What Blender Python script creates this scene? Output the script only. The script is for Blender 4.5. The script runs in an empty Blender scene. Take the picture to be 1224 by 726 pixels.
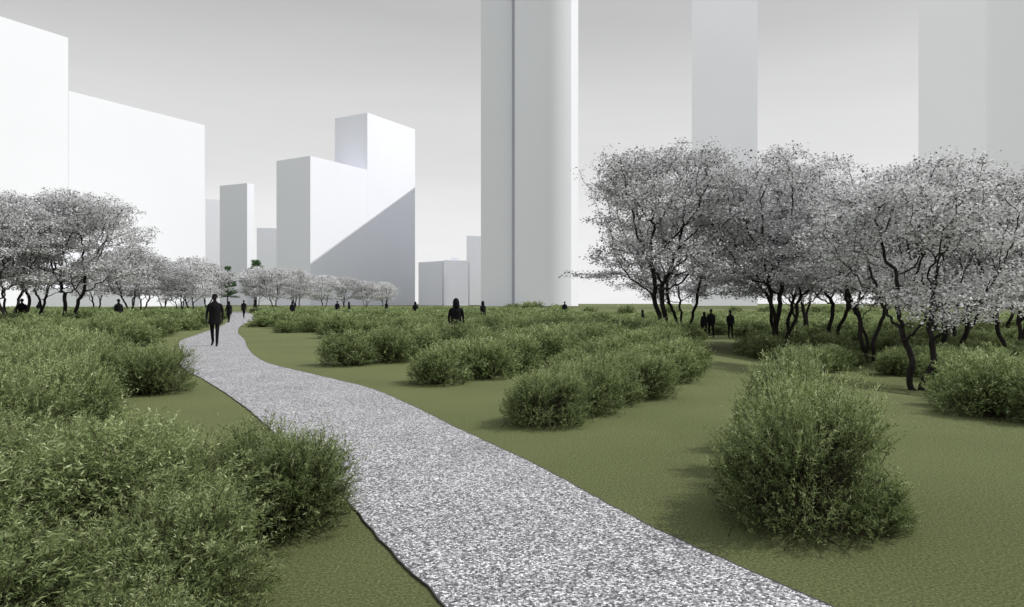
import bpy, math, random
import numpy as np
from mathutils import Vector
scene=bpy.context.scene
scene.view_settings.view_transform='Standard'
scene.view_settings.look='None'
scene.view_settings.exposure=0

# ------------------------------------------------------------ helpers
def link(o): scene.collection.objects.link(o); return o
def new_mat(name):
    m=bpy.data.materials.new(name); m.use_nodes=True
    nt=m.node_tree; nt.nodes.clear()
    return m,nt,nt.nodes,nt.links
def mesh_from_np(name,verts,quads=None,tris=None,mats=(),mat_idx=None,attr=None,smooth=False):
    me=bpy.data.meshes.new(name)
    verts=np.asarray(verts,dtype=np.float32)
    nq=0 if quads is None else len(quads); nt_=0 if tris is None else len(tris)
    loops=[];starts=[];tot=[]
    if nq: loops.append(np.asarray(quads).ravel())
    if nt_: loops.append(np.asarray(tris).ravel())
    loops=np.concatenate(loops).astype(np.int32)
    starts=np.concatenate([np.arange(nq)*4, nq*4+np.arange(nt_)*3]).astype(np.int32)
    me.vertices.add(len(verts)); me.vertices.foreach_set('co',verts.ravel())
    me.loops.add(len(loops)); me.loops.foreach_set('vertex_index',loops)
    me.polygons.add(nq+nt_); me.polygons.foreach_set('loop_start',starts)
    for m in mats: me.materials.append(m)
    if mat_idx is not None: me.polygons.foreach_set('material_index',np.asarray(mat_idx,dtype=np.int32))
    me.polygons.foreach_set('use_smooth',np.full(nq+nt_,smooth))
    me.update(calc_edges=True)
    if attr is not None:
        a=me.attributes.new('tint','FLOAT','POINT'); a.data.foreach_set('value',np.asarray(attr,dtype=np.float32))
    me.validate()
    return me
def norm(a): return a/np.maximum(np.linalg.norm(a,axis=-1,keepdims=True),1e-9)
def sstep(t): t=np.clip(t,0,1); return t*t*(3-2*t)
def tz(x,y):
    return -0.7*sstep((np.asarray(x)-4.0)/7.0)*sstep((np.asarray(y)-7.0)/9.0)
def tubes(nodes,parents,radii,n=6):
    nodes=np.asarray(nodes);parents=np.asarray(parents);radii=np.asarray(radii)
    t=np.zeros_like(nodes); has=parents>=0
    t[has]=nodes[has]-nodes[parents[has]]
    for i in np.where(~has)[0]:
        ch=np.where(parents==i)[0]
        t[i]=nodes[ch[0]]-nodes[i] if len(ch) else (0,0,1)
    t=norm(t); ref=np.array([0.31,0.94,0.08])
    u=norm(np.cross(t,ref)); v=np.cross(t,u)
    ang=np.arange(n)*2*math.pi/n
    ring=nodes[:,None,:]+radii[:,None,None]*(np.cos(ang)[None,:,None]*u[:,None,:]+np.sin(ang)[None,:,None]*v[:,None,:])
    verts=ring.reshape(-1,3)
    c=np.where(has)[0]; p=parents[c]; k=np.arange(n);k2=(k+1)%n
    q=np.stack([p[:,None]*n+k,p[:,None]*n+k2,c[:,None]*n+k2,c[:,None]*n+k],-1).reshape(-1,4)
    return verts,q
def leaf_quads(P,D,L,W,rng):
    s=norm(np.cross(D,rng.normal(size=D.shape)))
    L=L[:,None];W=W[:,None]
    v=np.stack([P,P+D*L*.45+s*W,P+D*L,P+D*L*.45-s*W],1).reshape(-1,3)
    q=np.arange(len(P)*4).reshape(-1,4)
    return v,q

# ------------------------------------------------------------ materials
def leaf_mat(name,cols,transl=.3,rough=.6):
    m,nt,N,L=new_mat(name)
    at=N.new('ShaderNodeAttribute');at.attribute_name='tint'
    r=N.new('ShaderNodeValToRGB')
    e=r.color_ramp.elements
    e[0].position=0;e[0].color=(*cols[0],1);e[1].position=1;e[1].color=(*cols[-1],1)
    for i,c in enumerate(cols[1:-1]):
        k=e.new((i+1)/(len(cols)-1));k.color=(*c,1)
    L.new(at.outputs['Fac'],r.inputs[0])
    oi=N.new('ShaderNodeObjectInfo')
    hs=N.new('ShaderNodeHueSaturation')
    mr=N.new('ShaderNodeMapRange');mr.inputs['To Min'].default_value=.85;mr.inputs['To Max'].default_value=1.15
    L.new(oi.outputs['Random'],mr.inputs['Value']);L.new(mr.outputs[0],hs.inputs['Value'])
    L.new(r.outputs[0],hs.inputs['Color'])
    d=N.new('ShaderNodeBsdfDiffuse');t=N.new('ShaderNodeBsdfTranslucent')
    mx=N.new('ShaderNodeMixShader');mx.inputs[0].default_value=transl
    L.new(hs.outputs[0],d.inputs[0]);L.new(hs.outputs[0],t.inputs[0])
    L.new(d.outputs[0],mx.inputs[1]);L.new(t.outputs[0],mx.inputs[2])
    o=N.new('ShaderNodeOutputMaterial');L.new(mx.outputs[0],o.inputs[0])
    return m
def plain(name,col,rough=.8,var=.15,scale=3.):
    m,nt,N,L=new_mat(name)
    b=N.new('ShaderNodeBsdfPrincipled');b.inputs['Roughness'].default_value=rough
    b.inputs['Specular IOR Level'].default_value=.2
    n=N.new('ShaderNodeTexNoise');n.inputs['Scale'].default_value=scale;n.inputs['Detail'].default_value=5
    tc=N.new('ShaderNodeTexCoord');L.new(tc.outputs['Object'],n.inputs['Vector'])
    r=N.new('ShaderNodeValToRGB');e=r.color_ramp.elements
    e[0].position=.3;e[1].position=.7
    e[0].color=(*[c*(1-var) for c in col],1);e[1].color=(*[min(1,c*(1+var)) for c in col],1)
    L.new(n.outputs['Fac'],r.inputs[0]);L.new(r.outputs[0],b.inputs['Base Color'])
    o=N.new('ShaderNodeOutputMaterial');L.new(b.outputs[0],o.inputs[0])
    return m
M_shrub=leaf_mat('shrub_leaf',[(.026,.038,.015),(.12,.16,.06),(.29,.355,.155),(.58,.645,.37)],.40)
M_con=leaf_mat('conifer_needle',[(.06,.12,.06),(.12,.22,.10),(.2,.3,.16)],.35)
M_blos=leaf_mat('blossom',[(.10,.10,.10),(.57,.57,.57),(.90,.90,.90)],.30)
M_bark=plain('dark_bark',(.022,.019,.018),.9,.4,6)
M_stem=plain('shrub_stem',(.05,.04,.025),.9,.3,8)
M_white=plain('white_facade',(.82,.83,.88),.9,.012,.02)
M_cloth=plain('dark_clothing',(.005,.005,.006),.95,.3,9)
M_skin=plain('silhouette_skin',(.010,.008,.007),.8,.2,9)  # near-black, the figures are plain black silhouettes
M_edge=plain('steel_edging',(.05,.048,.045),.6,.3,8)

# grass ground
M_grass,nt,N,L=new_mat('grass')
tc=N.new('ShaderNodeTexCoord')
n1=N.new('ShaderNodeTexNoise');n1.inputs['Scale'].default_value=55;n1.inputs['Detail'].default_value=8;n1.inputs['Roughness'].default_value=.82
n2=N.new('ShaderNodeTexNoise');n2.inputs['Scale'].default_value=.35;n2.inputs['Detail'].default_value=4
L.new(tc.outputs['Object'],n1.inputs['Vector']);L.new(tc.outputs['Object'],n2.inputs['Vector'])
r1=N.new('ShaderNodeValToRGB');e=r1.color_ramp.elements
e[0].position=.38;e[0].color=(.038,.046,.016,1);e[1].position=.63;e[1].color=(.185,.205,.095,1)
k=e.new(.5);k.color=(.094,.110,.043,1)
L.new(n1.outputs['Fac'],r1.inputs[0])
r2=N.new('ShaderNodeMapRange');r2.inputs['From Min'].default_value=.3;r2.inputs['From Max'].default_value=.7;r2.inputs['To Min'].default_value=.9;r2.inputs['To Max'].default_value=1.1
L.new(n2.outputs['Fac'],r2.inputs['Value'])
hs=N.new('ShaderNodeHueSaturation');L.new(r2.outputs[0],hs.inputs['Value']);L.new(r1.outputs[0],hs.inputs['Color'])
b=N.new('ShaderNodeBsdfPrincipled');b.inputs['Roughness'].default_value=.95;b.inputs['Specular IOR Level'].default_value=.1
L.new(hs.outputs[0],b.inputs['Base Color'])
bp=N.new('ShaderNodeBump');bp.inputs['Strength'].default_value=.8;bp.inputs['Distance'].default_value=.025
L.new(n1.outputs['Fac'],bp.inputs['Height']);L.new(bp.outputs[0],b.inputs['Normal'])
o=N.new('ShaderNodeOutputMaterial');L.new(b.outputs[0],o.inputs[0])

# gravel
M_grav,nt,N,L=new_mat('gravel')
tc=N.new('ShaderNodeTexCoord')
v=N.new('ShaderNodeTexVoronoi');v.inputs['Scale'].default_value=76
v2=N.new('ShaderNodeTexVoronoi');v2.inputs['Scale'].default_value=76;v2.feature='DISTANCE_TO_EDGE'
nn=N.new('ShaderNodeTexNoise');nn.inputs['Scale'].default_value=1.2;nn.inputs['Detail'].default_value=6
for q in (v,v2,nn): L.new(tc.outputs['Object'],q.inputs['Vector'])
sp=N.new('ShaderNodeSeparateColor');L.new(v.outputs['Color'],sp.inputs[0])
r=N.new('ShaderNodeValToRGB');e=r.color_ramp.elements
e[0].position=0;e[0].color=(.05,.05,.055,1);e[1].position=1;e[1].color=(.72,.72,.73,1)
k=e.new(.3);k.color=(.15,.15,.155,1);k=e.new(.65);k.color=(.33,.33,.335,1)
L.new(sp.outputs[0],r.inputs[0])
r3=N.new('ShaderNodeMapRange');r3.inputs['From Max'].default_value=.12;r3.inputs['To Min'].default_value=.4;r3.inputs['To Max'].default_value=1
L.new(v2.outputs['Distance'],r3.inputs['Value'])
r4=N.new('ShaderNodeMapRange');r4.inputs['From Min'].default_value=.3;r4.inputs['From Max'].default_value=.7;r4.inputs['To Min'].default_value=.84;r4.inputs['To Max'].default_value=1.06
L.new(nn.outputs['Fac'],r4.inputs['Value'])
mm=N.new('ShaderNodeMath');mm.operation='MULTIPLY';L.new(r3.outputs[0],mm.inputs[0]);L.new(r4.outputs[0],mm.inputs[1])
hs=N.new('ShaderNodeHueSaturation');L.new(mm.outputs[0],hs.inputs['Value']);L.new(r.outputs[0],hs.inputs['Color'])
b=N.new('ShaderNodeBsdfPrincipled');b.inputs['Roughness'].default_value=.85;b.inputs['Specular IOR Level'].default_value=.2
L.new(hs.outputs[0],b.inputs['Base Color'])
bp=N.new('ShaderNodeBump');bp.inputs['Strength'].default_value=.5;bp.inputs['Distance'].default_value=.006
L.new(v2.outputs['Distance'],bp.inputs['Height']);L.new(bp.outputs[0],b.inputs['Normal'])
o=N.new('ShaderNodeOutputMaterial');L.new(b.outputs[0],o.inputs[0])

# ------------------------------------------------------------ ground
def axis(fine,lo,hi,far):
    a=list(np.arange(lo,hi+.01,fine)); g=fine
    x=hi
    while x<far: g*=1.35; x+=g; a.append(x)
    g=fine;x=lo
    while x>-far: g*=1.35; x-=g; a.insert(0,x)
    return np.array(a)
gx=axis(.5,-12,20,4000);gy=axis(.5,-4,30,4000)
XX,YY=np.meshgrid(gx,gy)
V=np.stack([XX,YY,tz(XX,YY)],-1).reshape(-1,3)
nx=len(gx);ii,jj=np.meshgrid(np.arange(nx-1),np.arange(len(gy)-1))
a=(jj*nx+ii).ravel();Q=np.stack([a,a+1,a+1+nx,a+nx],1)
link(bpy.data.objects.new('ground',mesh_from_np('ground',V,Q,mats=[M_grass],smooth=True)))

# ------------------------------------------------------------ gravel path
PL=[(5.6,-8),(3.5,-4),(1.42,0),(-.316,3.35),(-.71,4.09),(-1.45,5.59),(-2.92,8.21),(-3.77,9.71),(-4.79,11.4),(-6.08,13.45),(-7.44,15.5),(-8.35,17.2),(-9.16,19.1),(-11.3,23.2),(-12.9,26.5),(-15.5,34),(-19.9,47),(-26.5,64),(-36,87),(-52,125)]
PR=[(7.7,-8),(5.5,-4),(3.4,0),(1.57,3.35),(1.01,4.39),(.286,6.15),(-.674,8.21),(-1.42,9.87),(-2.55,12.1),(-4.05,14.2),(-6.17,17.2),(-7.3,19.4),(-8.9,23),(-11.4,29),(-13.2,33),(-16.8,42),(-24.2,64),(-33,87),(-49,125)]
def hermite(P,ys):
    P=np.array(P);x=P[:,0];y=P[:,1];m=np.gradient(x,y)
    i=np.clip(np.searchsorted(y,ys)-1,0,len(y)-2);h=y[i+1]-y[i];t=(ys-y[i])/h
    return (2*t**3-3*t**2+1)*x[i]+(t**3-2*t**2+t)*h*m[i]+(-2*t**3+3*t**2)*x[i+1]+(t**3-t**2)*h*m[i+1]
ys=np.concatenate([np.arange(-8,30,.05),np.arange(30,125,1.)])
rng=np.random.default_rng(2)
def wob(n): 
    a=rng.normal(size=n);return np.convolve(a,np.ones(3)/3,'same')*.008
xl=hermite(PL,ys)+wob(len(ys));xr=hermite(PR,ys)+wob(len(ys))
n=len(ys);z=np.full(n,.012)
V=np.concatenate([np.stack([xl,ys,z],1),np.stack([xr,ys,z],1)])
i=np.arange(n-1);Q=np.stack([i,i+n,i+n+1,i+1],1)
link(bpy.data.objects.new('gravel_path',mesh_from_np('gravel_path',V,Q,mats=[M_grav])))
def ribbon(xs,off):
    w=.005
    c=[]
    for dx,dz in ((-w,-.02),(-w,.014),(w,.014),(w,-.02)): c.append(np.stack([xs+off+dx,ys,np.full(n,dz)],1))
    V=np.concatenate(c);Q=[]
    for k in range(3): Q.append(np.stack([i+k*n,i+k*n+n,i+k*n+n+1,i+k*n+1],1))
    return V,np.concatenate(Q)
V1,Q1=ribbon(xl,-.006);V2,Q2=ribbon(xr,.006)
link(bpy.data.objects.new('path_edging',mesh_from_np('path_edging',np.concatenate([V1,V2]),np.concatenate([Q1,Q2+len(V1)]),mats=[M_edge])))

# ------------------------------------------------------------ shrubs
def make_shrub(name,seed,R,H,ns,nl,LL,wid=1.,wisp=.1):
    """lumpy feathery bush: foliage puffs at several centres, each made of leafy sprigs"""
    rng=np.random.default_rng(seed)
    npf=15
    th=rng.uniform(0,6.283,npf)+np.arange(npf)*2.4;ra=np.sqrt(rng.random(npf))*.68*R
    hz=np.clip(H*(.62-.42*(ra/R)**1.5)*rng.uniform(.62,1.22,npf),.18*H,.8*H)
    pc=np.stack([ra*np.cos(th),ra*np.sin(th),hz],1)
    prad=R*rng.uniform(.28,.46,npf)
    w=rng.choice(npf,ns,p=prad**2/np.sum(prad**2))
    d=norm(rng.normal(size=(ns,3))+np.array([0,0,.25]))
    dep=1-rng.random(ns)**2*.65
    P=pc[w]+d*(prad[w]*dep*rng.uniform(.85,1.12,ns))[:,None]*np.array([1,1,.95])
    lo=rng.random(ns)<.22
    a2=rng.uniform(0,6.283,ns);r2=R*rng.uniform(.55,.95,ns)
    P[lo]=np.stack([r2*np.cos(a2),r2*np.sin(a2),rng.uniform(.05,.35,ns)*H],1)[lo]
    P[:,2]=np.maximum(P[:,2],.04+rng.random(ns)*.1)
    base=np.stack([rng.normal(0,.08,ns),rng.normal(0,.08,ns),np.zeros(ns)+.02],1)
    out=norm(P-np.array([0,0,.1*H]))
    dr=norm(out*.8+d*.4+np.array([0,0,.45])+rng.normal(0,.38,(ns,3)))
    SL=rng.uniform(.12,.28,ns)*R/.7
    ws=rng.random(ns)<wisp*.25;SL[ws]*=1.9
    S=P-dr*SL[:,None]*.7
    t=(np.arange(nl)+.5)/nl
    t=t[None,:]+rng.uniform(-.02,.02,(ns,nl))
    bend=rng.normal(0,.16,(ns,1,3))*(t**2)[:,:,None]*SL[:,None,None]
    PP=(S[:,None,:]+dr[:,None,:]*(t*SL[:,None])[:,:,None]+bend).reshape(-1,3)
    D=norm(np.repeat(dr,nl,0)*.7+rng.normal(0,.6,(ns*nl,3)))
    N_=len(PP)
    Ln=LL*rng.uniform(.5,1.3,N_)
    lv,lq=leaf_quads(PP,D,Ln,Ln*wid*rng.uniform(.07,.13,N_),rng)
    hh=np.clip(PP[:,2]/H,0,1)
    tint=np.clip(.02+.30*t.ravel()+.16*np.repeat(dep,nl)+.22*hh+rng.normal(0,.14,N_)+np.repeat(rng.normal(0,.12,ns),nl),0,1)  # random tone and pale tips; shade painted in, darker inside and low
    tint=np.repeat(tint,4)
    k=ns//3
    nodes=[];par=[];rad=[]
    for q in range(k):
        b0=base[q];s0=S[q];e0=S[q]+dr[q]*SL[q]*.95
        m0=(b0+s0)/2+rng.normal(0,.03,3)
        i0=len(nodes);nodes+= [b0,m0,s0,e0];par+=[-1,i0,i0+1,i0+2];rad+=[.008,.005,.003,.001]
    sv,sq=tubes(np.array(nodes),np.array(par),np.array(rad),3)
    V=np.concatenate([lv,sv]);Q=np.concatenate([lq,sq+len(lv)])
    mi=np.concatenate([np.zeros(len(lq)),np.ones(len(sq))])
    return mesh_from_np(name,V,Q,mats=[M_shrub,M_stem],mat_idx=mi,attr=np.concatenate([tint,np.zeros(len(sv))]))
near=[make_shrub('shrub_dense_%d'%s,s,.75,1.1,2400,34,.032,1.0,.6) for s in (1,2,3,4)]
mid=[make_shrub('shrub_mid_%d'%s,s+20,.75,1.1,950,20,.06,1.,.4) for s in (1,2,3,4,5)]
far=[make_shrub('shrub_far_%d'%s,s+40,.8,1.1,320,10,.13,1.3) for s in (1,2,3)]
R_=random.Random(5)
def put_shrub(x,y,r,h,meshes,name='shrub',parent=None,j=0.):
    o=bpy.data.objects.new(name,R_.choice(meshes));link(o)
    x+=R_.uniform(-j,j);y+=R_.uniform(-j,j)
    o.location=(x,y,float(tz(x,y))-.01);o.rotation_euler=(0,0,R_.uniform(0,6.28))
    o.scale=(r/.75,r/.75*R_.uniform(.92,1.08),h/1.1)
    if parent: o.parent=parent
    return o
near_list=[(-2.35,4.15,.9,.90),(-1.75,3.35,.66,.70),(-2.5,2.9,.85,.80),(-3.3,3.6,.9,1.0),(-1.6,4.6,.56,.88),(-3.35,4.6,.75,.88),(-1.5,2.5,.5,.52),(-2.9,5.3,.55,.75),
 (-4.75,6.9,.8,1.2),(-5.5,7.9,.85,1.3),(-4.5,5.9,.75,1.05),(-5.9,6.8,.85,1.25),(-6.4,9.0,.8,1.25),(-5.3,5.6,.85,1.15),
 (-6.0,11.5,.70,1.05),(-7.0,11.0,.8,1.15),(-7.6,12.3,.8,1.2),
 (1.98,4.65,.64,1.12),(2.25,5.3,.56,1.2),(2.5,6.0,.5,1.22),(2.45,4.6,.26,.48),
 (.42,8.5,.62,.84),(.95,9.4,.62,.9),(1.4,10.3,.62,.86),(2.0,11.0,.66,.9)]
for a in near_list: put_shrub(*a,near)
mid_list=[(2.45,12.1,.66,.9),(3.05,13.1,.66,.95),(3.4,14.2,.66,.92),(3.8,15.3,.62,.9),
 (-1.35,12.8,.66,.95),(-.6,13.7,.68,1.05),(0.05,14.9,.75,.98),(.6,16.3,.75,1.1),(1.2,17.7,.8,1.0),(1.9,19.2,.8,1.1),(2.6,20.8,.8,1.0),
 (-4.1,16.6,.78,1.0),(-3.2,17.5,.75,1.1),(-2.4,18.6,.8,1.0),(-1.6,19.9,.85,1.1),(-.9,21.4,.8,1.0),(-3.3,18.9,.7,1.0),
 (-1.5,16.6,.7,.85),(-.7,17.9,.8,.95),(.2,19.3,.8,1.0),(1.0,20.8,.85,1.05),(.1,21.4,.8,1.0),(2.0,22.5,.85,1.05),
 (1.2,13.9,.55,.7),(1.7,15.0,.65,.85),(2.3,16.3,.7,.95),(3.0,17.6,.75,.95),(3.6,18.9,.8,1.0),(4.2,20.2,.8,1.0),(3.3,22.0,.85,1.05),(4.7,22.2,.85,1.0),
 (-8.4,13.3,.8,1.15),(-9.4,14.2,.8,1.2),(-9.0,12.0,.8,1.25),(-10.3,15.6,.8,1.15),(-8.2,10.3,.85,1.25),(-11,14.0,.8,1.2),(-11.6,16.8,.8,1.2),(-12.6,19,.8,1.1),(-14,18,.9,1.2),
 (2.8,6.9,.52,1.1),(3.2,8.0,.5,1.05),
 (6.5,9.3,.72,1.0),(6.9,8.6,.6,.95),(7.1,10.2,.75,1.05),(7.9,9.6,.8,1.1),(7.7,11.2,.75,1.1),(8.4,12.4,.75,1.1),(9.4,11.8,.8,1.1),(9.2,13.6,.75,1.0),
 (8.0,19.5,.75,.95),(8.9,20.6,.75,1.0),(9.8,21.7,.8,1.0),(10.8,22.9,.8,1.05),(11.8,21.0,.75,1.0),(12.8,21.8,.8,1.0),(13.8,20.6,.8,1.05),(12.2,17.6,.8,1.0),(13.0,18.6,.8,1.05),(14.2,17.9,.85,1.1)]
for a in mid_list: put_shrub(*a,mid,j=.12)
mass=bpy.data.objects.new('shrub_mass',None);link(mass)
dx,dy=.45,.893
cnt_=0
for row in range(-60,60):
    off=row*3.1
    s=0
    gap=0
    while s<130:
        s+=R_.uniform(.8,1.5)*(1 if s<45 else 1.8)
        x=off*1.0+dx*s+R_.uniform(-.7,.7)-10; y=19+dy*s+R_.uniform(-.4,.4)
        if y>118 or abs(x)>y*.82+2: continue
        if gap>0: gap-=1; continue
        if R_.random()<.05: gap=R_.randint(1,3)
        l=float(hermite(PL,np.array([min(y,124)]))[0]);r=float(hermite(PR,np.array([min(y,124)]))[0])
        if l-1.2<x<r+(2.4 if y<40 else 1.2): continue
        if y<34 and -13<x<-3.8-.28*(y-16) : continue
        if y<47 and abs(x-.30*y)<1.4: continue
        if y<22.5 and x<3: continue
        if y<24 and 3<x<12.5 : continue
        g=1 if y<60 else 1.4
        put_shrub(x,y,R_.uniform(.7,1.1)*g,R_.uniform(.8,1.25),far if y>36 else mid,'shrub_clump',mass);cnt_+=1
print('clumps',cnt_)
for q in range(24):
    x=R_.uniform(-8,60);y=R_.uniform(95,125)
    put_shrub(x,y,R_.uniform(1.3,2.0),R_.uniform(1.6,2.5),far,'shrub_clump',mass)

# ------------------------------------------------------------ cherry trees
def make_cherry(name,seed,H=8.0,Rw=3.4,stems=2,lod=1.):
    rng=np.random.default_rng(seed)
    A=[]
    npad=66
    for k in range(npad):
        th=rng.uniform(0,2*math.pi);u=rng.random()
        rad=math.sqrt(rng.random())
        zt=.58*H+.38*H*math.sqrt(max(0,1-rad**2*.98))
        zb=.32*H+.05*H*(1-rad)
        zz=zt if u<.45 else zb+(zt-zb)*rng.random()
        pr=rad*Rw*rng.uniform(.9,1.08)
        c=np.array([pr*math.cos(th),pr*math.sin(th),zz*rng.uniform(.96,1.02)])
        A.append(c+rng.normal(size=(30,3))*[.52,.52,.17])
    A=np.concatenate(A)
    nodes=[];par=[]
    for s in range(stems):
        th=2*math.pi*s/stems+rng.uniform(0,1.5)
        p=np.array([.14*math.cos(th),.14*math.sin(th),-.1])
        nodes.append(p);par.append(-1)
        d=np.array([.20*math.cos(th),.20*math.sin(th),1.])
        ph=rng.uniform(0,6)
        for k in range(int(.25*H/.2)):
            w=np.array([math.cos(ph+k*.75),math.sin(ph*1.7+k*.62),0])*.34
            p=p+norm(d+w)*.2
            nodes.append(p);par.append(len(nodes)-2)
    nodes=np.array(nodes);par=list(par)
    active=np.ones(len(A),bool)
    dist=np.linalg.norm(A[:,None]-nodes[None],axis=2);nr=dist.argmin(1);nd=dist.min(1)
    step=.2
    for it in range(110):
        idx=np.where(active)[0]
        if len(idx)==0: break
        dv=norm(A[idx]-nodes[nr[idx]])
        uniq,inv=np.unique(nr[idx],return_inverse=True)
        sm=np.zeros((len(uniq),3));np.add.at(sm,inv,dv)
        sm=norm(norm(sm)+rng.normal(0,.26,sm.shape))
        newp=nodes[uniq]+sm*step
        base=len(nodes)
        nodes=np.concatenate([nodes,newp]);par+=list(uniq)
        d2=np.linalg.norm(A[idx][:,None]-newp[None],axis=2)
        m=d2.min(1);am=d2.argmin(1)
        better=m<nd[idx]
        nr[idx[better]]=base+am[better];nd[idx[better]]=m[better]
        active&=nd>.26
        if len(nodes)>6500: break
    par=np.array(par);n=len(nodes)
    r=np.zeros(n)
    for i in range(n-1,-1,-1):
        val=max(.0068**2.1, r[i])
        r[i]=val
        if par[i]>=0: r[par[i]]+=val
    rad=r**(1/2.1)
    rad=np.minimum(rad,.15)
    for s in np.where(par<0)[0]: rad[s]*=1.4
    tv,tq=tubes(nodes,par,rad,6)
    thin=np.where((rad<.025)&(nodes[:,2]>.3*H))[0]
    k=int(12*lod);k2=int(12*lod);fs=1/math.sqrt(lod)
    P1=np.repeat(nodes[thin],k,0)+rng.normal(size=(len(thin)*k,3))*[.14,.14,.06]
    P2=np.repeat(A,k2,0)+rng.normal(size=(len(A)*k2,3))*[.17,.17,.06]
    P=np.concatenate([P1,P2])
    N_=len(P)
    D=norm(rng.normal(size=(N_,3))*[1,1,.4])
    Ln=rng.uniform(.05,.12,N_)*fs
    lv,lq=leaf_quads(P,D,Ln,Ln*rng.uniform(.28,.46,N_),rng)
    tint=np.repeat(np.clip(rng.normal(.57,.36,N_),0,1),4)
    V=np.concatenate([lv,tv]);Q=np.concatenate([lq,tq+len(lv)])
    mi=np.concatenate([np.zeros(len(lq)),np.ones(len(tq))])
    print(name,n,len(thin),N_)
    return mesh_from_np(name,V,Q,mats=[M_blos,M_bark],mat_idx=mi,attr=np.concatenate([tint,np.zeros(len(tv))]))
cherries=[make_cherry('cherry_%d'%s,s,stems=st,Rw=rw) for s,st,rw in ((11,2,3.4),(12,3,3.1),(13,2,3.3),(14,3,3.5))]
cherries_far=[make_cherry('cherry_far_%d'%s,s,stems=st,Rw=rw,lod=.35) for s,st,rw in ((11,2,3.4),(12,3,3.1),(13,2,3.3),(14,3,3.5))]
trees=[(6.7,30,8.6,0,0),(11.9,30,9.0,1,1),(10.1,17,5.75,2,2),(17.6,24,6.9,3,4),(8.8,35,7.2,3,1),(15.6,33,8,0,2.5),(13.3,25.5,7.0,1,3),(17.5,27,7.2,2,1),
 (25,40,9,3,5),(31,42,9,0,3),(19.5,46,9,1,4),(36,50,9,2,1),(22,33,8,0,1.5),(14.2,36,8,2,4.5),
 (-23.7,37,7.6,0,2),(-26,37.5,7.7,1,3.4),(-25.5,33,7.2,2,5),(-31,42,8,3,2),
 (-38,68,7.2,3,1),(-43,80,7.3,0,2),(-50,98,7.8,1,1),(-37.8,80,7.0,2,3),(-46.5,104,7.8,3,4),(-34,70,5.6,1,5),(-56,92,8,2,2),
 (-38.5,110,7.4,0,5),(-45,120,8.2,1,2),(-38.2,121,7.6,2,2),(-35.8,130,6.9,3,2),(-34.3,140,7,0,1),(-30.2,141,6.4,1,1),(-28,150,6.4,2,5),(-42,132,8,3,3)]
for x,y,h,v,rot in trees:
    o=bpy.data.objects.new('cherry_tree',(cherries if y<60 else cherries_far)[v]);link(o)
    o.location=(x,y,float(tz(x,y)));s=h/8.0;o.scale=(s,s,s);o.rotation_euler=(0,0,rot)

# conifers
def make_conifer(name,seed,H=9.,R=2.2):
    rng=np.random.default_rng(seed)
    nodes=[np.array([0,0,0.]),np.array([0,0,H*.5]),np.array([0,0,H])];par=[-1,0,1];rad=[.16,.09,.02]
    P=[];D=[]
    for k in range(190):
        z=rng.uniform(.3,.97)*H;th=rng.uniform(0,6.283)
        L_=R*(1-z/H)**.6*rng.uniform(.7,1.15)+.15
        d=np.array([math.cos(th),math.sin(th),rng.uniform(-.1,.35)])
        a=np.array([0,0,z]);b_=a+d*L_
        i0=len(nodes);nodes+=[a,b_];par+=[-1,i0];rad+=[.03,.008]
        m=int(40+60*L_);t=rng.random(m)**.6
        P.append(a+d*L_*t[:,None]+rng.normal(size=(m,3))*.09);D.append(norm(d+rng.normal(size=(m,3))*.6))
    P=np.concatenate(P);D=np.concatenate(D);N_=len(P)
    lv,lq=leaf_quads(P,D,rng.uniform(.15,.3,N_),rng.uniform(.02,.04,N_),rng)
    tv,tq=tubes(np.array(nodes),np.array(par),np.array(rad),5)
    return mesh_from_np(name,np.concatenate([lv,tv]),np.concatenate([lq,tq+len(lv)]),mats=[M_con,M_bark],mat_idx=np.concatenate([np.zeros(len(lq)),np.ones(len(tq))]),attr=np.concatenate([np.repeat(rng.random(N_),4),np.zeros(len(tv))]))
cm=make_conifer('conifer',3)
for x,y,h,wd in ((-57.0,152,11.3,1.2),(-62.5,150,9.8,1.0)):
    o=bpy.data.objects.new('conifer_tree',cm);link(o);o.location=(x,y,0);s=h/9;o.scale=(s*wd,s*wd,s);o.rotation_euler=(0,0,x)

# ------------------------------------------------------------ buildings
def prism(name,foot,h,z0=0.,parent=None,parapet=True):
    f=np.array(foot,float);n=len(f)
    a=0.5*np.sum(f[:,0]*np.roll(f[:,1],-1)-np.roll(f[:,0],-1)*f[:,1])
    if a<0: f=f[::-1]
    c=f.mean(0);ins=c+(f-c)*(1-1.0/np.maximum(np.linalg.norm(f-c,axis=1),1)[:,None])
    V=[(x,y,z0) for x,y in f]+[(x,y,h) for x,y in f]+[(x,y,h) for x,y in ins]+[(x,y,h-1.2) for x,y in ins]
    F=[]
    for i in range(n):
        j=(i+1)%n
        F+= [(i,j,n+j,n+i),(n+i,n+j,2*n+j,2*n+i),(2*n+i,2*n+j,3*n+j,3*n+i)]
    F.append(tuple(range(3*n,4*n)))
    me=bpy.data.meshes.new(name);me.from_pydata(V,[],F);me.materials.append(M_white);me.update()
    o=bpy.data.objects.new(name,me);link(o)
    if parent: o.parent=parent
    return o
def empty(n): e=bpy.data.objects.new(n,None);link(e);return e
U=np.array([.505,.863]);W=np.array([-.863,.505])
def quad(p,lu,lw): p=np.array(p,float);return [p,p+U*lu,p+U*lu+W*lw,p+W*lw]
e=empty('stepped_office_block')
p=np.array([-180.,400.])
prism('main_volume',quad(p-U*75,75,45),106,parent=e)
prism('upper_volume',quad(p-U*190,114.9,45),132,parent=e)
e=empty('stepped_apartment_block')
p=np.array([-147.7,500.])
prism('lower_volume',quad(p,60.7,36),109.7,parent=e)
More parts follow.
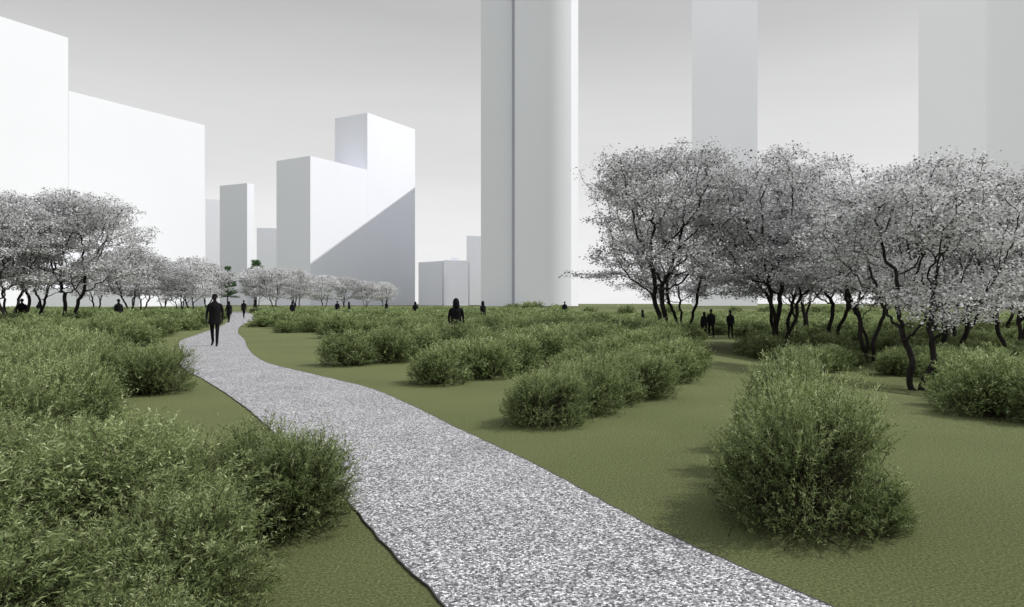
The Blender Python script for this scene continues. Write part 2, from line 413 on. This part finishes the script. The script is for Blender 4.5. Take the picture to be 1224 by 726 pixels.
prism('tall_volume',quad(p+U*60.75,61.5,36),156,parent=e)
prism('slab_building',[( -232,598),(-228,604),(-256,620),(-262,612)],107)
prism('pale_apartment_building',[(-330,735),(-300,750),(-310,790),(-345,775)],114)
prism('low_apartment_building',[(-258,690),(-215,700),(-215,740),(-262,735)],78)
prism('small_office_building',[(-53,520),(-34,545),(-45,560),(-74,540)],34)
e=empty('rooftop_house_building')
prism('body',[(-48,480),(-31,486),(-33,512),(-50,505)],32,parent=e)
prism('roof_house',[(-43,486),(-38,487.5),(-39,494),(-44,492)],34,z0=30.7,parent=e)
prism('annex_building',[(-44,660),(-20,668),(-20,695),(-46,690)],67)
prism('shadow_caster_block',[(-18,505),(36,505),(36,625),(-18,625)],186)  # unseen, added behind the tower to cast the slanted shadow on the apartment block
e=empty('central_tower')
prism('left_slab',[(-18.2,399),(-.1,404.5),(-.1,455),(-17.8,455)],205,parent=e)
cv=[]
for k in range(25):
    t=k/24;x=1.6+33.2*t;yv=401-9*math.sin(math.pi*t*.70)+7*t
    cv.append((x,yv))
prism('curved_volume',cv+[(34.8,450),(1.6,450)],205,parent=e)
rc=[]
for k in range(9):
    t=k/8; rc.append((34.9+4.8*t,403+6*t))
prism('right_slab',rc+[(39.7,448),(34.9,448)],203,parent=e)
prism('core_link',[(-.05,407),(1.55,407),(1.55,450),(-.05,450)],200,parent=e)
prism('mid_tower',[(118,448),(166.5,463),(178,500),(132,498)],235)
e=empty('east_tower')
prism('main_volume',[(178.6,300),(217,313),(238,350),(214,345)],190,parent=e)
prism('side_volume',[(217.3,316),(262,327),(292,355),(239,352)],189,parent=e)
prism('long_low_building',[(-330,300),(-180,330),(-185,345),(-335,318)],9)

# ------------------------------------------------------------ people
def make_person(name,seed=0,stride=.0,coat=.0,hood=False,arm=.1,height=1.78,fem=False):
    vs=[];ed=[];rd=[]
    def add(p,r,parent=None):
        vs.append(p);rd.append(r if isinstance(r,tuple) else (r,r))
        if parent is not None: ed.append((parent,len(vs)-1))
        return len(vs)-1
    sw=.165 if fem else .19
    pel=add((0,0,.97),(.145,.105))
    wa=add((0,.005,1.10),(.13,.095),pel);ch=add((0,.0,1.30),(.165,.115),wa)
    nb=add((0,.015,1.47),(.075,.07),ch);nk=add((0,.005,1.54),(.052,.055),nb)
    h1=add((0,-.01,1.60),(.062,.075),nk);h2=add((0,0,1.68),(.078,.095),h1);h3=add((0,.005,1.745),(.06,.075),h2)
    for s in (-1,1):
        sh=add((s*sw,.01,1.42),(.065,.065),ch)
        a=arm*s*1.0
        el=add((s*(sw+.055),.02+a*.5,1.15),(.046,.046),sh)
        wr=add((s*(sw+.055),-.06+a*1.3,.91),(.028,.032),el)
        pm=add((s*(sw+.053),-.075+a*1.45,.86),(.018,.036),wr)
        pk=add((s*(sw+.051),-.085+a*1.5,.82),(.016,.038),pm)
        for f,(oy,ln) in enumerate(((-.028,.07),(-.010,.08),(.010,.075),(.027,.058))):
            k1=add((s*(sw+.051),-.085+a*1.5+oy,.815-ln*.45),(.0085,.0085),pk)
            add((s*(sw+.037),-.09+a*1.5+oy,.815-ln),(.0075,.0075),k1)
        t1=add((s*(sw+.040),-.115+a*1.45,.845),(.011,.011),pm)
        add((s*(sw+.030),-.13+a*1.45,.80),(.009,.009),t1)
        st=stride*s
        hp=add((s*.09,0,.90),(.088,.092),pel)
        kn=add((s*.095,-st*.35-.015,.50),(.06,.062),hp)
        lift=.05 if st<0 else 0
        an=add((s*.095,-st*.75+.02,.09+lift),(.042,.045),kn)
        bl=add((s*.105,-st*.75-.09,.045+lift*.4),(.042,.034),an)
        add((s*.108,-st*.75-.17,.035+lift*.2),(.034,.026),bl)
    me=bpy.data.meshes.new(name);me.from_pydata(vs,ed,[])
    ob=bpy.data.objects.new(name,me);link(ob)
    md=ob.modifiers.new('skin','SKIN');md.use_smooth_shade=True
    for i,(a,b_) in enumerate(rd): me.skin_vertices[0].data[i].radius=(a,b_)
    me.skin_vertices[0].data[0].use_root=True
    s2=ob.modifiers.new('sub','SUBSURF');s2.levels=2;s2.render_levels=2
    dg=bpy.context.evaluated_depsgraph_get();ev=ob.evaluated_get(dg)
    bm_=bpy.data.meshes.new_from_object(ev)
    V=[tuple(v.co) for v in bm_.vertices];F=[tuple(p.vertices) for p in bm_.polygons]
    MI=[1 if (bm_.vertices[p.vertices[0]].co.z>1.52 or (abs(bm_.vertices[p.vertices[0]].co.x)>sw+.02 and bm_.vertices[p.vertices[0]].co.z<.9)) else 0 for p in bm_.polygons]
    bpy.data.objects.remove(ob)
    def loft(rings,seg=20,mi=0,cap=False):
        o0=len(V)
        for (cx,cy,cz,rx,ry) in rings:
            for k in range(seg):
                t=2*math.pi*k/seg;wv=1+.04*math.sin(5*t+cz*7)
                V.append((cx+rx*wv*math.cos(t),cy+ry*wv*math.sin(t),cz))
        for i in range(len(rings)-1):
            for k in range(seg):
                F.append((o0+i*seg+k,o0+i*seg+(k+1)%seg,o0+(i+1)*seg+(k+1)%seg,o0+(i+1)*seg+k));MI.append(mi)
        if cap: F.append(tuple(o0+(len(rings)-1)*seg+k for k in range(seg)));MI.append(mi)
    if coat:
        hem=1.0-coat
        loft([(0,0,hem,.215 if fem else .205,.16),(0,0,(hem+.95)/2,.20,.15),(0,0,.98,.19,.135),(0,0,1.12,.185,.13),(0,0,1.3,.20,.14),(0,.005,1.42,.185,.115),(0,.01,1.49,.10,.085),(0,.01,1.53,.075,.075)])
    if hood: loft([(0,.03,1.50,.13,.11),(0,.03,1.58,.115,.12),(0,.03,1.68,.108,.12),(0,.03,1.76,.08,.09),(0,.02,1.80,.03,.035)],cap=True)
    elif fem: loft([(0,.05,1.46,.09,.06),(0,.04,1.58,.095,.085),(0,.025,1.68,.092,.10),(0,.02,1.75,.075,.085),(0,.02,1.785,.03,.04)],cap=True)
    else: loft([(0,.03,1.65,.086,.088),(0,.022,1.71,.087,.098),(0,.015,1.76,.068,.08),(0,.015,1.785,.03,.04)],cap=True)
    loft([(0,-.085,1.60,.004,.004),(0,-.102,1.635,.016,.016),(0,-.088,1.685,.008,.01)],8,1,True)
    for s in (-1,1): loft([(s*.083,.005,1.62,.006,.01),(s*.09,.008,1.65,.012,.02),(s*.088,.01,1.68,.008,.016)],8,1,True)
    k=height/1.785
    me2=bpy.data.meshes.new(name);me2.from_pydata([(x*k,y*k,z*k) for x,y,z in V],[],F)
    me2.materials.append(M_cloth);me2.materials.append(M_skin)
    me2.polygons.foreach_set('material_index',MI);me2.polygons.foreach_set('use_smooth',[True]*len(F));me2.update()
    return me2
pm=[make_person('walking_man_body',0,.26,.26,False,.05,1.84),
    make_person('hooded_person_body',1,.1,.22,True,.05,1.66),
    make_person('walking_woman_body',2,.25,.35,False,.1,1.68,True),
    make_person('standing_man_body',3,.06,.12,False,.03,1.78)]
ppl=[('walking_man',0,-10.45,24,0.25),('hooded_person',1,-1.8,22,3.1),('walking_woman',2,-22.4,54,0),('walking_man',0,-27.5,70,3.1),('standing_man',3,-24.2,42,1.),
 ('walking_woman',2,-19.3,60,.5),('standing_man',3,-19.2,75,0),('walking_woman',2,-16.7,70,2),('walking_man',0,-14.7,80,1),('hooded_person',1,-8.5,60,0),
 ('hooded_person',1,-1.95,46,.8),('standing_man',3,5.4,70,0),('hooded_person',1,11.5,60,1),
 ('walking_woman',2,12.1,43,3.1),('walking_man',0,12.65,43.4,3.1),('standing_man',3,13.6,42.5,.2),('standing_man',3,-28,39,.5),('walking_man',0,-56,78,.5),('walking_woman',2,-52,75,.5)]
for nme,i,x,y,rot in ppl:
    o=bpy.data.objects.new(nme,pm[i]);link(o);o.location=(x,y,float(tz(x,y))+.005);o.rotation_euler=(0,0,rot)

# ------------------------------------------------------------ light, sky
EL=math.radians(50)
sd=Vector((1.0,.1,0)).normalized()*math.cos(EL)+Vector((0,0,math.sin(EL)))
sl=bpy.data.lights.new('sun','SUN');sl.energy=3.7;sl.angle=math.radians(.5);sl.color=(1,.975,.94)
so=bpy.data.objects.new('sun',sl);link(so);so.rotation_euler=sd.to_track_quat('Z','Y').to_euler()
w=bpy.data.worlds.new('World');scene.world=w;w.use_nodes=True
nt=w.node_tree;N=nt.nodes;L=nt.links;N.clear()
sky=N.new('ShaderNodeTexSky');sky.sky_type='NISHITA';sky.sun_disc=False;sky.sun_elevation=EL;sky.sun_rotation=math.atan2(1.0,.1)
sky.dust_density=3
hs=N.new('ShaderNodeHueSaturation');hs.inputs['Saturation'].default_value=.12;L.new(sky.outputs[0],hs.inputs['Color'])
tc=N.new('ShaderNodeTexCoord');sx=N.new('ShaderNodeSeparateXYZ');L.new(tc.outputs['Generated'],sx.inputs[0])
mp=N.new('ShaderNodeMapping');mp.inputs['Scale'].default_value=(1.2,1.2,9);L.new(tc.outputs['Generated'],mp.inputs['Vector'])
ns_=N.new('ShaderNodeTexNoise');ns_.inputs['Scale'].default_value=2.2;ns_.inputs['Detail'].default_value=4;L.new(mp.outputs[0],ns_.inputs['Vector'])
nm=N.new('ShaderNodeMapRange');nm.inputs['From Min'].default_value=.3;nm.inputs['From Max'].default_value=.7;nm.inputs['To Min'].default_value=9.7;nm.inputs['To Max'].default_value=10.3
L.new(ns_.outputs['Fac'],nm.inputs['Value'])
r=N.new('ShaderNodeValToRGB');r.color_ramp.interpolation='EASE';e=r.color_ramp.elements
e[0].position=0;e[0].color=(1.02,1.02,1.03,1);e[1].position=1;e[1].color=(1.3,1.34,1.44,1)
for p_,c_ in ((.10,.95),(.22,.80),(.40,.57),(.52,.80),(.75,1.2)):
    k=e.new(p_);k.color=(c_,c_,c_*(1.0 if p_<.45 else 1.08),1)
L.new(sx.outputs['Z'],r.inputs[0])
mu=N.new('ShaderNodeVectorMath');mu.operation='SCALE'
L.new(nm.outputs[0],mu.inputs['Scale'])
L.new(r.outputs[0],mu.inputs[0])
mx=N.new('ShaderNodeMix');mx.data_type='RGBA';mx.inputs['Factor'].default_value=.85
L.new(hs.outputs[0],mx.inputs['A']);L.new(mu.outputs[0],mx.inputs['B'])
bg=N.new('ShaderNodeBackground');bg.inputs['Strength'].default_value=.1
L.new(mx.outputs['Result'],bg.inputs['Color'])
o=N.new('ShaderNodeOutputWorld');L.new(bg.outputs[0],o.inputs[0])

# ------------------------------------------------------------ camera
cd=bpy.data.cameras.new('camera');cd.lens=24;cd.sensor_width=36;cd.clip_end=9000;cd.clip_start=.05
co=bpy.data.objects.new('camera',cd);link(co);co.location=(0,0,1.5);co.rotation_euler=(math.radians(90),0,0)
scene.camera=co
